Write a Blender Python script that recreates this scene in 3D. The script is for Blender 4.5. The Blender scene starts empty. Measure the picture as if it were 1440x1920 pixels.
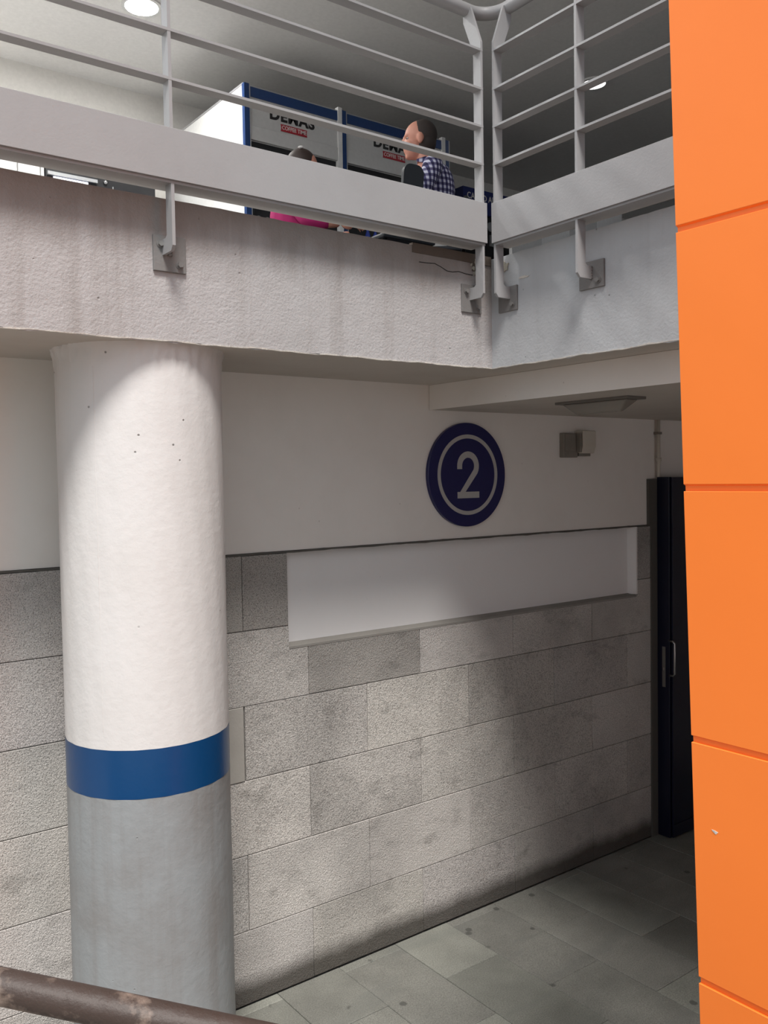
import bpy, bmesh, math, random
import numpy as np
from mathutils import Vector, Matrix
random.seed(7)
sc = bpy.context.scene
col = sc.collection
# ---------------------------------------------------------------- camera, sky, sun, exposure
FPX, YAW, PIT, ROL = 1647.83, math.radians(53.084), math.radians(-2.2337), math.radians(-.9047)
EYE = Vector((0, 0, 2.35))
_fw = Vector((math.cos(YAW)*math.cos(PIT), math.sin(YAW)*math.cos(PIT), math.sin(PIT)))
_rt = Vector((math.sin(YAW), -math.cos(YAW), 0))
_up = _rt.cross(_fw)
_c, _s = math.cos(ROL), math.sin(ROL)
RT, UP = _c*_rt + _s*_up, -_s*_rt + _c*_up
cam = bpy.data.cameras.new('camera')
cam.sensor_fit = 'VERTICAL'; cam.sensor_height = 36.0; cam.sensor_width = 27.0
cam.lens = FPX/1920*36.0
cam.clip_start = .02; cam.clip_end = 200
camo = bpy.data.objects.new('camera', cam); col.objects.link(camo)
camo.matrix_world = Matrix(((RT.x, UP.x, -_fw.x, 0), (RT.y, UP.y, -_fw.y, 0), (RT.z, UP.z, -_fw.z, EYE.z), (0, 0, 0, 1)))
sc.camera = camo
w = bpy.data.worlds.new('overcast_sky'); sc.world = w; w.use_nodes = True
w.node_tree.nodes['Background'].inputs[0].default_value = (.82, .91, 1.0, 1)
w.node_tree.nodes['Background'].inputs[1].default_value = .90
sun = bpy.data.lights.new('sun', 'SUN'); sun.energy = 4.3; sun.angle = math.radians(17); sun.color = (1, .955, .91)
suno = bpy.data.objects.new('sun', sun); col.objects.link(suno)
suno.rotation_euler = Vector((-.25, -.455, .875)).to_track_quat('Z', 'Y').to_euler()
sc.view_settings.view_transform = 'Standard'; sc.view_settings.look = 'None'
sc.view_settings.gamma = 1; sc.view_settings.use_curve_mapping = False
sc.view_settings.exposure = 0.12
sc.cycles.max_bounces = 8; sc.cycles.diffuse_bounces = 6

def at(u, v, ax, val):
    """the point of the plane axis=val on the sight line of photo pixel (u, v)"""
    d = RT*((u-720)/FPX) + UP*((960-v)/FPX) + _fw
    return EYE + d*((val-EYE[ax])/d[ax])

# ---------------------------------------------------------------- key planes (metres)
D = 3.4635      # stone wall face (y)
F = 2.809       # slab edge facing the camera (y)
XR = 2.717      # slab edge of the short wing (x)
ZS, ZT = 2.819, 3.291   # slab underside / top
ZL = 2.6935     # lower soffit beyond the beam
XB = 2.911      # beam face (x)
ZC = 6.04       # upper ceiling
YW = 8.16       # upper back wall

# ---------------------------------------------------------------- materials
def nt_new(name):
    m = bpy.data.materials.new(name); m.use_nodes = True
    nt = m.node_tree; b = nt.nodes['Principled BSDF']
    return m, nt, b
def N(nt, t, **kw):
    n = nt.nodes.new(t)
    for k, v in kw.items():
        if k.startswith('i_'):
            key = k[2:]
            key = int(key) if key.isdigit() else key
            n.inputs[key].default_value = v
        else: setattr(n, k, v)
    return n
def L(nt, a, b): nt.links.new(a, b)
def rgb(c): return (c[0], c[1], c[2], 1)
def pos(nt, scale=(1, 1, 1)):
    g = N(nt, 'ShaderNodeNewGeometry'); mp = N(nt, 'ShaderNodeMapping')
    mp.inputs['Scale'].default_value = scale
    L(nt, g.outputs['Position'], mp.inputs['Vector']); return mp.outputs['Vector']
def noise(nt, vec, scale, detail=4, rough=.55):
    n = N(nt, 'ShaderNodeTexNoise'); n.inputs['Scale'].default_value = scale
    n.inputs['Detail'].default_value = detail; n.inputs['Roughness'].default_value = rough
    L(nt, vec, n.inputs['Vector']); return n.outputs['Fac']
def ramp(nt, fac, stops):
    r = N(nt, 'ShaderNodeValToRGB'); e = r.color_ramp.elements
    while len(e) < len(stops): e.new(.5)
    for x, (p, c) in zip(e, stops):
        x.position = p; x.color = (c, c, c, 1) if not isinstance(c, (tuple, list)) else rgb(c)
    L(nt, fac, r.inputs['Fac']); return r.outputs['Color']
def mix(nt, fac, a, b, mode='MIX'):
    m = N(nt, 'ShaderNodeMix', data_type='RGBA', blend_type=mode)
    for s, v in ((m.inputs[0], fac), (m.inputs[6], a), (m.inputs[7], b)):
        if hasattr(v, 'links') or hasattr(v, 'is_linked'): L(nt, v, s)
        elif isinstance(v, (int, float)): s.default_value = v
        else: s.default_value = rgb(v)
    return m.outputs[2]
def math_(nt, op, a, b=0.0):
    m = N(nt, 'ShaderNodeMath', operation=op)
    for s, v in ((m.inputs[0], a), (m.inputs[1], b)):
        if hasattr(v, 'is_linked'): L(nt, v, s)
        else: s.default_value = v
    return m.outputs[0]
def bump(nt, b, height, strength, dist):
    n = N(nt, 'ShaderNodeBump'); n.inputs['Strength'].default_value = strength; n.inputs['Distance'].default_value = dist
    L(nt, height, n.inputs['Height']); L(nt, n.outputs['Normal'], b.inputs['Normal'])

def plain(name, c, rough=.6, metal=0.0, spec=.5):
    m, nt, b = nt_new(name)
    b.inputs['Base Color'].default_value = rgb(c); b.inputs['Roughness'].default_value = rough
    b.inputs['Metallic'].default_value = metal; b.inputs['Specular IOR Level'].default_value = spec
    n = noise(nt, pos(nt), 35, 3)
    cc = mix(nt, 1.0, c, ramp(nt, n, [(.3, .93), (.7, 1.0)]), 'MULTIPLY')
    L(nt, cc, b.inputs['Base Color'])
    return m

def painted(name, c, dirt=(.3, .26, .22), amount=.25, rough=.65, bscale=45, bstr=.25, streak=0.0, pits=0.0, bdist=.004, pitcol=.18, nscale=2.3, nr=(.45, .8), runoff_shade=0.0):
    """painted plaster or concrete: lumpy relief, faint soiling, optional drips and pin holes"""
    m, nt, b = nt_new(name); v = pos(nt)
    n1 = noise(nt, v, nscale, 6, .62)
    colr = mix(nt, math_(nt, 'MULTIPLY', ramp(nt, n1, [(nr[0], 0.0), (nr[1], 1.0)]), amount), c, dirt)
    if streak:
        sv = pos(nt, (9, 9, .35)); n2 = noise(nt, sv, 1.6, 4, .6)
        colr = mix(nt, math_(nt, 'MULTIPLY', ramp(nt, n2, [(.5, 0.0), (.75, 1.0)]), streak), colr, dirt)
    if runoff_shade:
        # brown run-off grime plus the railing band's shade painted in, streaky lower edge
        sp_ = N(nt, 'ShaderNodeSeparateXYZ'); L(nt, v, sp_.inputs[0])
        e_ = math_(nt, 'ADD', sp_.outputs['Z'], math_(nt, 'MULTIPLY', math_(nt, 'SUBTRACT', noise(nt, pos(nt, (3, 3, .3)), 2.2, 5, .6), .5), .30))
        colr = mix(nt, math_(nt, 'MULTIPLY', ramp(nt, math_(nt, 'SUBTRACT', e_, 2.6), [(.50, 0.0), (.64, 1.0)]), runoff_shade), colr, (.185, .148, .122))
    h = noise(nt, v, bscale, 5, .6)
    h = math_(nt, 'ADD', h, math_(nt, 'MULTIPLY', noise(nt, v, bscale*.16, 3), 1.2))
    if pits:
        vo = N(nt, 'ShaderNodeTexVoronoi', feature='F1'); vo.inputs['Scale'].default_value = 11.0; vo.inputs['Randomness'].default_value = 1
        L(nt, v, vo.inputs['Vector'])
        pit = ramp(nt, vo.outputs['Distance'], [(.03, 1.0), (.05, 0.0)])
        sel = ramp(nt, noise(nt, v, 5.1, 2), [(.46, 0.0), (.50, 1.0)])
        pm = math_(nt, 'MULTIPLY', pit, sel)
        colr = mix(nt, math_(nt, 'MULTIPLY', pm, pits), colr, (pitcol, pitcol*.95, pitcol*.9))
        h = math_(nt, 'SUBTRACT', h, math_(nt, 'MULTIPLY', pm, 2.0))
    L(nt, colr, b.inputs['Base Color']); b.inputs['Roughness'].default_value = rough
    bump(nt, b, h, bstr, bdist)
    return m

def stone_mat(name, c):
    m, nt, b = nt_new(name); v = pos(nt)
    oi = N(nt, 'ShaderNodeObjectInfo')
    sp = noise(nt, v, 210, 3, .7)
    colr = mix(nt, 1.0, c, ramp(nt, sp, [(.36, .38), (.47, .93), (.66, 1.22)]), 'MULTIPLY')
    big = noise(nt, v, 1.9, 5, .6)
    colr = mix(nt, 1.0, colr, ramp(nt, big, [(.3, .74), (.52, 1.0), (.7, 1.1)]), 'MULTIPLY')
    mid = noise(nt, pos(nt, (1, 1, 1.7)), 6.5, 5, .65)
    colr = mix(nt, math_(nt, 'MULTIPLY', ramp(nt, mid, [(.56, 0.0), (.74, 1.0)]), .45), colr, (.12, .112, .10))
    colr = mix(nt, 1.0, colr, oi.outputs['Color'], 'MULTIPLY')
    # mopping grime: a dark splashed strip along the foot of the wall with a wavy top edge
    sep = N(nt, 'ShaderNodeSeparateXYZ'); g = N(nt, 'ShaderNodeNewGeometry'); L(nt, g.outputs['Position'], sep.inputs[0])
    edge = math_(nt, 'ADD', sep.outputs['Z'], math_(nt, 'MULTIPLY', math_(nt, 'SUBTRACT', noise(nt, pos(nt, (1, 1, .4)), 2.6, 5, .55), .5), -.16))
    colr = mix(nt, math_(nt, 'MULTIPLY', ramp(nt, edge, [(.065, 1.0), (.15, 0.0)]), .88), colr, (.052, .045, .036))
    L(nt, colr, b.inputs['Base Color']); b.inputs['Roughness'].default_value = .85
    h = math_(nt, 'ADD', noise(nt, v, 120, 4, .65), math_(nt, 'MULTIPLY', noise(nt, v, 230, 2, .5), .5))
    bump(nt, b, h, .8, .009)
    return m

def floor_mat():
    m, nt, b = nt_new('floor_granite'); v = pos(nt)
    oi = N(nt, 'ShaderNodeObjectInfo')
    sp = noise(nt, v, 170, 3, .7)
    colr = mix(nt, 1.0, (.225, .225, .20), ramp(nt, sp, [(.32, .62), (.5, .96), (.7, 1.28)]), 'MULTIPLY')
    colr = mix(nt, 1.0, colr, ramp(nt, noise(nt, v, 2.2, 5, .6), [(.3, .72), (.7, 1.18)]), 'MULTIPLY')
    st = noise(nt, pos(nt, (.5, 2.2, 1)), 3.0, 3, .5)
    colr = mix(nt, math_(nt, 'MULTIPLY', ramp(nt, st, [(.57, 0.0), (.63, 1.0)]), .35), colr, (.17, .175, .16))
    colr = mix(nt, 1.0, colr, oi.outputs['Color'], 'MULTIPLY')
    vo = N(nt, 'ShaderNodeTexVoronoi'); vo.inputs['Scale'].default_value = 5.5; L(nt, v, vo.inputs['Vector'])
    dd = math_(nt, 'ADD', vo.outputs['Distance'], math_(nt, 'MULTIPLY', noise(nt, v, 60, 2), .07))
    gum = math_(nt, 'MULTIPLY', ramp(nt, dd, [(.115, 1.0), (.15, 0.0)]), ramp(nt, noise(nt, v, 4.7, 2), [(.38, 0.0), (.43, 1.0)]))
    colr = mix(nt, math_(nt, 'MULTIPLY', gum, .75), colr, (.055, .055, .05))
    L(nt, colr, b.inputs['Base Color']); b.inputs['Roughness'].default_value = .62
    bump(nt, b, noise(nt, v, 140, 4, .6), .3, .004)
    return m

def emit(name, c, s):
    m, nt, b = nt_new(name)
    b.inputs['Base Color'].default_value = rgb(c)
    b.inputs['Emission Color'].default_value = rgb(c); b.inputs['Emission Strength'].default_value = s
    return m

M = {}
M['column'] = painted('white_column_paint', (.69, .68, .67), (.52, .48, .44), .25, .5, 32, .4, pits=.9)
M['column_blue'] = painted('blue_gloss_paint', (.003, .052, .165), (.006, .05, .13), .3, .28, 40, .14)
M['column_grey'] = painted('grey_column_paint', (.285, .305, .315), (.19, .17, .155), .8, .5, 32, .5, streak=.4, pits=.6)
M['wall'] = painted('white_wall_paint', (.82, .79, .75), (.5, .46, .4), .18, .7, 30, .12, pits=.35, pitcol=.3)
M['recess'] = painted('white_recess_paint', (.80, .79, .785), (.62, .59, .55), .15, .7, 60, .15, pits=.2, pitcol=.4)
M['dust'] = painted('dusty_ledge', (.30, .285, .26), (.16, .145, .13), .7, .9, 90, .4)
M['soffit'] = painted('soffit_paint', (.55, .515, .47), (.36, .31, .26), .35, .75, 26, .15)
M['fascia'] = painted('grey_fascia_paint', (.43, .415, .415), (.235, .205, .185), .35, .6, 100, .45, runoff_shade=.6, streak=.4, pits=.5, bdist=.007)
M['fascia_r'] = painted('skylit_fascia_paint', (.46, .475, .49), (.28, .28, .28), .3, .6, 90, .3, streak=.2, pits=.6, bdist=.006)  # same grey paint, with the cool skylight of this side in its colour
M['edge'] = painted('chipped_edge', (.62, .59, .54), (.36, .31, .26), .7, .8, 120, .6)
M['bare'] = painted('bare_render', (.60, .57, .48), (.2, .17, .13), .8, .9, 110, .8, bdist=.01)
M['brown'] = painted('brown_edging', (.13, .10, .08), (.06, .048, .038), .6, .85, 70, .5)
M['steel'] = painted('grey_railing_paint', (.335, .333, .338), (.23, .22, .22), .3, .45, 120, .12)
M['plate'] = painted('grey_plate_paint', (.20, .195, .19), (.1, .085, .075), .5, .5, 90, .3)
M['stone'] = stone_mat('bush_hammered_granite', (.58, .555, .525))
M['stone_smooth'] = painted('smooth_render_block', (.43, .41, .375), (.25, .23, .2), .5, .8, 60, .3)
M['mortar'] = plain('dark_joint', (.10, .095, .085), .9)
M['floor'] = floor_mat()
M['orange'] = painted('orange_wall_paint', (1.0, .235, .032), (.8, .16, .02), .12, .42, 30, .06, bdist=.002)
M['rust'] = painted('worn_brown_pipe', (.045, .03, .024), (.24, .185, .15), .9, .55, 60, .5, nscale=9, nr=(.53, .62))
M['sign_blue'] = plain('sign_blue', (.0075, .009, .085), .3)
M['sign_grey'] = plain('sign_silver', (.45, .44, .43), .45)
M['door'] = plain('navy_door_paint', (.0045, .006, .022), .35)
M['chrome'] = plain('brushed_metal', (.5, .5, .5), .3, 1.0)
M['box_dirty'] = painted('dirty_box', (.24, .22, .19), (.1, .085, .07), .7, .6, 60, .3)
M['box_white'] = painted('cream_box', (.60, .57, .50), (.4, .35, .28), .4, .5, 60, .15)
M['lamp_body'] = plain('lamp_grey', (.17, .16, .145), .6)
M['dark'] = plain('dark_gap', (.012, .012, .013), .6)
M['upwall'] = plain('upper_wall_paint', (.80, .78, .74), .7)
M['upceil'] = plain('upper_ceiling_paint', (.80, .79, .78), .8)
M['upfloor'] = plain('dark_upper_paving', (.10, .098, .095), .8)
M['asphalt'] = plain('grey_asphalt', (.13, .13, .13), .9)
M['court'] = plain('raw_concrete', (.32, .31, .29), .9)
M['bounce_wall'] = plain('cream_bounce_wall', (.70, .65, .58), .9)
M['bounce_floor'] = plain('pale_bounce_paving', (.55, .54, .51), .8)
M['kiosk_white'] = plain('kiosk_white_panel', (.74, .74, .73), .4)
M['shutter'] = plain('kiosk_grey_white', (.56, .56, .55), .45)
M['kiosk_blue'] = plain('kiosk_blue', (.011, .045, .16), .35)
M['alu'] = plain('aluminium', (.48, .49, .50), .4, .6)
M['black'] = plain('black_plastic', (.015, .015, .017), .4)
M['logo_black'] = plain('logo_black', (.012, .011, .012), .5)
M['logo_red'] = plain('logo_red', (.38, .018, .03), .5)
M['logo_white'] = plain('logo_white', (.8, .78, .75), .5)
M['atm_blue'] = plain('cash_machine_blue', (.012, .022, .135), .35)
M['screen'] = emit('lit_display', (.86, .88, 1.0), .95)
M['lamp'] = emit('downlight_glow', (1.0, .98, .95), 240.0)
M['lamp2'] = emit('ring_light_glow', (1.0, .98, 1.0), 6.0)
M['skin'] = plain('skin', (.60, .27, .19), .5)
M['hair_dark'] = plain('cropped_dark_hair', (.035, .024, .02), .7)
M['hair_brown'] = plain('brown_hair', (.03, .016, .012), .6)
M['pink'] = plain('magenta_cloth', (.42, .012, .13), .8)
M['denim'] = plain('dark_denim', (.02, .028, .055), .8)
M['chair'] = plain('dark_chair_shell', (.017, .02, .026), .5)
M['wood'] = plain('table_laminate', (.03, .027, .025), .5)
M['pack_blue'] = plain('blue_packet', (.03, .06, .35), .25)
M['pack_purple'] = plain('purple_packet', (.22, .03, .3), .25)
M['cap_white'] = plain('pale_cap', (.75, .72, .7), .35)
M['eye'] = plain('eye_white', (.42, .34, .3), .3)

def plaid():
    m, nt, b = nt_new('checked_shirt')
    tc = N(nt, 'ShaderNodeTexCoord'); sep = N(nt, 'ShaderNodeSeparateXYZ'); L(nt, tc.outputs['Object'], sep.inputs[0])
    def stripes(coord, per, off=0.0):
        t = math_(nt, 'FRACT', math_(nt, 'MULTIPLY', math_(nt, 'ADD', coord, 5+off), 1/per))
        return ramp(nt, t, [(.0, 0.0), (.46, 0.0), (.54, 1.0), (.96, 1.0)])
    hz = math_(nt, 'ADD', sep.outputs['X'], math_(nt, 'MULTIPLY', sep.outputs['Y'], .8))
    s1 = stripes(hz, .036); s2 = stripes(sep.outputs['Z'], .036, .01)
    c1 = mix(nt, s1, (.62, .62, .70), (.075, .07, .17))
    c2 = mix(nt, s2, (.95, .95, 1.0), (.22, .20, .34))
    colr = mix(nt, 1.0, c1, c2, 'MULTIPLY')
    L(nt, colr, b.inputs['Base Color']); b.inputs['Roughness'].default_value = .85
    return m
M['plaid'] = plaid()

# ---------------------------------------------------------------- mesh helpers
class MB:
    def __init__(self): self.v = []; self.f = []
    def add(self, vs, fs):
        o = len(self.v); self.v += [tuple(x) for x in vs]; self.f += [tuple(i+o for i in f) for f in fs]; return self
    def box(self, x0, x1, y0, y1, z0, z1):
        x0, x1 = sorted((x0, x1)); y0, y1 = sorted((y0, y1)); z0, z1 = sorted((z0, z1))
        return self.add([(x0, y0, z0), (x1, y0, z0), (x1, y1, z0), (x0, y1, z0), (x0, y0, z1), (x1, y0, z1), (x1, y1, z1), (x0, y1, z1)],
                 [(0, 3, 2, 1), (4, 5, 6, 7), (0, 1, 5, 4), (1, 2, 6, 5), (2, 3, 7, 6), (3, 0, 4, 7)])
    def prism(self, pts, fn, a, b):
        """pts: outline (p, q); fn(p, q, t) -> xyz; extruded from t=a to t=b"""
        n = len(pts)
        vs = [fn(p, q, a) for p, q in pts] + [fn(p, q, b) for p, q in pts]
        fs = [tuple(range(n))[::-1], tuple(range(n, 2*n))] + [(i, (i+1) % n, n+(i+1) % n, n+i) for i in range(n)]
        return self.add(vs, fs)
    def tube(self, path, r, seg=16, caps=True):
        path = [Vector(p) for p in path]; n = len(path); up0 = None; vs = []; fs = []
        for i, p in enumerate(path):
            t = (path[min(i+1, n-1)] - path[max(i-1, 0)]).normalized()
            if up0 is None: up0 = Vector((0, 0, 1)) if abs(t.z) < .9 else Vector((1, 0, 0))
            sd = t.cross(up0).normalized(); u = sd.cross(t).normalized(); up0 = u
            rr = r[i] if isinstance(r, (list, tuple)) else r
            for k in range(seg):
                a = 2*math.pi*k/seg; vs.append(p + sd*math.cos(a)*rr + u*math.sin(a)*rr)
        for i in range(n-1):
            for k in range(seg):
                a, b_ = i*seg+k, i*seg+(k+1) % seg; fs.append((a, b_, b_+seg, a+seg))
        if caps: fs += [tuple(range(seg))[::-1], tuple(range((n-1)*seg, n*seg))]
        return self.add(vs, fs)
    def lathe(self, prof, c, seg=64, caps=True, jitter=None):
        n = len(prof); vs = []; fs = []
        for i, (r, z) in enumerate(prof):
            for k in range(seg):
                a = 2*math.pi*k/seg; rr = r + (jitter(i, k) if jitter else 0)
                vs.append((c[0]+rr*math.cos(a), c[1]+rr*math.sin(a), c[2]+z))
        for i in range(n-1):
            for k in range(seg):
                a, b_ = i*seg+k, i*seg+(k+1) % seg; fs.append((a, b_, b_+seg, a+seg))
        if caps: fs += [tuple(range(seg))[::-1], tuple(range((n-1)*seg, n*seg))]
        return self.add(vs, fs)
    def ball(self, c, r, seg=20, rings=12):
        vs = []; fs = []
        for i in range(1, rings):
            th = math.pi*i/rings
            for k in range(seg):
                a = 2*math.pi*k/seg
                vs.append((c[0]+r[0]*math.sin(th)*math.cos(a), c[1]+r[1]*math.sin(th)*math.sin(a), c[2]+r[2]*math.cos(th)))
        t = len(vs); vs += [(c[0], c[1], c[2]+r[2]), (c[0], c[1], c[2]-r[2])]
        for i in range(rings-2):
            for k in range(seg):
                a, b_ = i*seg+k, i*seg+(k+1) % seg; fs.append((a, a+seg, b_+seg, b_))
        for k in range(seg):
            fs.append((k, (k+1) % seg, t)); fs.append(((rings-2)*seg+(k+1) % seg, (rings-2)*seg+k, t+1))
        return self.add(vs, fs)
    def mesh(self, name, mat=None, smooth=False):
        me = bpy.data.meshes.new(name); me.from_pydata(self.v, [], self.f)
        bm = bmesh.new(); bm.from_mesh(me); bmesh.ops.recalc_face_normals(bm, faces=bm.faces); bm.to_mesh(me); bm.free()
        if mat: me.materials.append(M[mat] if isinstance(mat, str) else mat)
        if smooth:
            for p in me.polygons: p.use_smooth = True
        return me
    def build(self, name, mat, parent=None, smooth=False, bevel=0.0, seg=2):
        me = self.mesh(name, mat, smooth)
        if bevel:
            bm = bmesh.new(); bm.from_mesh(me)
            bmesh.ops.remove_doubles(bm, verts=bm.verts, dist=1e-5)
            es = [e for e in bm.edges if len(e.link_faces) == 2 and e.calc_face_angle(0) > .6]
            bmesh.ops.bevel(bm, geom=es, offset=bevel, segments=seg, affect='EDGES', profile=.5, clamp_overlap=True)
            bm.to_mesh(me); bm.free()
        o = bpy.data.objects.new(name, me); col.objects.link(o)
        if parent: link(o, parent)
        if smooth == 'auto':
            pass
        return o
def link(o, parent):
    o.parent = parent
    o.matrix_parent_inverse = Matrix.Translation(-Vector(parent.location)) if not any(parent.rotation_euler) else parent.matrix_basis.inverted()
    return o
def tag(o, label=None, cat=None, group=None, kind=None):
    if label: o['label'] = label
    if cat: o['category'] = cat
    if group: o['group'] = group
    if kind: o['kind'] = kind
    return o
def empty(name, loc, rz=0):
    o = bpy.data.objects.new(name, None); col.objects.link(o); o.empty_display_size = .1
    o.location = loc; o.rotation_euler = (0, 0, rz); return o
def root(name, loc, label, cat, group=None, rz=0): return tag(empty(name, loc, rz), label, cat, group)
def struct(o): o['kind'] = 'structure'; return o
def fx(p, q, t): return (t, p, q)      # outline in (y, z), extruded along x
def fy(p, q, t): return (p, t, q)      # outline in (x, z), extruded along y
def fz(p, q, t): return (p, q, t)      # outline in (x, y), extruded along z
def grid_face(name, mat, parent, u0, u1, v0, v1, nu, nv, fn):
    vs = []; fs = []
    for j in range(nv+1):
        for i in range(nu+1): vs.append(fn(u0+(u1-u0)*i/nu, v0+(v1-v0)*j/nv))
    for j in range(nv):
        for i in range(nu):
            a = j*(nu+1)+i; fs.append((a, a+1, a+nu+2, a+nu+1))
    return MB().add(vs, fs).build(name, mat, parent, smooth=True)
def text_mesh(name, body, mat, parent, size, loc, rx, rz, bold=0.0, sx=1.0, depth=.001, align='CENTER', space=1.0):
    cu = bpy.data.curves.new(name, 'FONT'); cu.body = body; cu.size = size; cu.offset = bold; cu.extrude = depth
    cu.align_x = align; cu.align_y = 'CENTER'; cu.resolution_u = 4; cu.space_character = space
    o = bpy.data.objects.new(name, cu); col.objects.link(o)
    me = bpy.data.meshes.new_from_object(o.evaluated_get(bpy.context.evaluated_depsgraph_get()))
    bpy.data.objects.remove(o); me.name = name
    mat4 = Matrix.Translation(Vector(loc)) @ Matrix.Rotation(rz, 4, 'Z') @ Matrix.Rotation(rx, 4, 'X') @ Matrix.Diagonal((sx, 1, 1, 1))
    me.transform(mat4); me.materials.clear(); me.materials.append(M[mat])
    o = bpy.data.objects.new(name, me); col.objects.link(o)
    if parent: link(o, parent)
    return o

# ================================================================ STRUCTURE
# ---- floor of granite slabs
fl = struct(MB().box(-7, 9, -6, D+.3, -.12, -.012).build('floor', 'court'))
shared = {}
for i in range(-1, 13):
    x0 = 2.2865-.3405*5 + .3405*i
    off = 2.40 if i % 2 == 0 else 2.735
    j = -3
    for j in range(-4, 3):
        y0, y1 = off+.67*j, off+.67*(j+1)
        if y0 > D or y1 < .75: continue
        y1 = min(y1, D-.002); x1 = x0+.3405
        if x0 > 1.7-.2 and y1 < 1.05: continue
        k = round(y1-y0, 3)
        if k not in shared:
            a, b_ = (.3405-.0026)/2, (k-.0026)/2
            mb = MB(); e = .0025
            mb.add([(-a, -b_, -.012), (a, -b_, -.012), (a, b_, -.012), (-a, b_, -.012), (-a, -b_, -e), (a, -b_, -e), (a, b_, -e), (-a, b_, -e),
                    (-a+e, -b_+e, 0), (a-e, -b_+e, 0), (a-e, b_-e, 0), (-a+e, b_-e, 0)],
                   [(0, 1, 5, 4), (1, 2, 6, 5), (2, 3, 7, 6), (3, 0, 4, 7), (4, 5, 9, 8), (5, 6, 10, 9), (6, 7, 11, 10), (7, 4, 8, 11), (8, 9, 10, 11)])
            shared[k] = mb.mesh('paving_slab', 'floor')
        o = bpy.data.objects.new('paving_slab', shared[k]); col.objects.link(o)
        o.location = ((x0+x1)/2, (y0+y1)/2, random.uniform(-.0012, .0006))
        g = random.uniform(.82, 1.12); o.color = (g, g*random.uniform(.99, 1.02), g, 1)
        o.parent = fl
# raised landing the photographer stands on (its edge runs under the pipe rail)
MB().prism([(-.62, 1.95), (1.25, .55), (1.6, -.4), (1.6, -3), (-3, -3), (-3, 1.95)], fz, -.012, .78).build('landing', 'court', fl)

# ---- back wall: mortar bed, upper plaster, recessed plaster band, granite slabs
XW0, XW1 = -6.0, 9.0
wb = struct(MB().box(XW0, XW1, D+.052, D+.35, -.1, ZS).build('wall_back', 'mortar'))
ZST = 2.021; ZR = 1.587; XA, XE = 2.046, 4.582
o = grid_face('plaster_face', 'wall', wb, XW0, XW1, ZST+.004, ZS, 150, 14, lambda x, z: (x, D+.006+.0015*math.sin(x*3.1+z*2), z))
MB().box(XW0, XW1, D+.0085, D+.052, ZST+.004, ZS).build('plaster_bed', 'wall', wb)
# recess
MB().box(XA-.01, XE+.01, D+.046, D+.06, ZR-.02, ZST-.002).build('recess_panel', 'recess', wb)
MB().prism([(XA, ZR-.001), (XE, ZR-.001), (XE, ZR+.009), (XA, ZR+.009)], lambda p, q, t: (p, t, q-(.012 if t < D+.02 else 0)), D-.003, D+.047).build('recess_ledge', 'dust', wb)
MB().prism([(XE, D-.001), (XE+.012, D-.001), (XE+.012, D+.05), (XE-.028, D+.05)], fz, ZR+.004, ZST-.004).build('recess_reveal', 'recess', wb)
MB().prism([(XA, D+.004), (XA, D+.05), (XA+.012, D+.05)], fz, ZR+.004, ZST-.004).build('recess_reveal', 'recess', wb)
def wobble(x, a): return a*(math.sin(x*17)+.6*math.sin(x*41+1)+.4*math.sin(x*83))
def strip(name, mat, x0, x1, z, h, y0, y1, n, amp):
    mb = MB(); vs = []; fs = []
    for i in range(n+1):
        x = x0+(x1-x0)*i/n; a = wobble(x, amp); b_ = wobble(x+3, amp)
        vs += [(x, y0, z+a), (x, y0, z+h+b_), (x, y1, z+h+b_), (x, y1, z+a)]
    for i in range(n):
        for k in range(4):
            a = i*4+k; b_ = i*4+(k+1) % 4; fs.append((a, b_, b_+4, a+4))
    fs += [(0, 1, 2, 3), (n*4+3, n*4+2, n*4+1, n*4)]
    mb.add(vs, fs); return mb.build(name, mat, wb)
strip('joint_gap', 'mortar', XW0, 4.72, ZST-.006, .009, D-.0015, D+.03, 260, .0012)
# granite slabs: running bond
PW, PH = .6695, .335
zj = [.003, .335, .676, 1.012, 1.347, 1.681, ZST-.006]
slabmesh = {}
tones = {}
def slab(x0, x1, z0, z1, tone=1.0, mat='stone', proud=None, pts=None):
    g = .0016; y = D - (proud if proud is not None else random.uniform(-.0006, .0022))
    if pts is None:
        key = (round(x1-x0, 3), round(z1-z0, 3), mat)
        if key not in slabmesh:
            a, h = (x1-x0)/2-g, (z1-z0)/2-g; e = .002
            mb = MB().add([(-a, .05, -h), (a, .05, -h), (a, .05, h), (-a, .05, h), (-a, e, -h), (a, e, -h), (a, e, h), (-a, e, h),
                           (-a+e, 0, -h+e), (a-e, 0, -h+e), (a-e, 0, h-e), (-a+e, 0, h-e)],
                          [(0, 1, 5, 4), (1, 2, 6, 5), (2, 3, 7, 6), (3, 0, 4, 7), (4, 5, 9, 8), (5, 6, 10, 9), (6, 7, 11, 10), (7, 4, 8, 11), (8, 9, 10, 11)])
            slabmesh[key] = mb.mesh('stone_slab', mat)
        o = bpy.data.objects.new('stone_slab', slabmesh[key]); col.objects.link(o); o.parent = wb
        o.location = ((x0+x1)/2, y, (z0+z1)/2)
    else:
        o = MB().prism(pts, fy, y, y+.05).build('stone_slab', mat, wb)
    o.color = (tone, tone*random.uniform(.985, 1.0), tone*random.uniform(.97, 1.0), 1)
    return o
special = {(4, 2): .72, (4, 3): 1.1, (5, 1): .66, (5, 0): .72, (3, 2): 1.08, (3, 3): .88, (2, 1): 1.16, (2, 2): .92, (1, 1): 1.08, (4, 1): 1.0}
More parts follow.
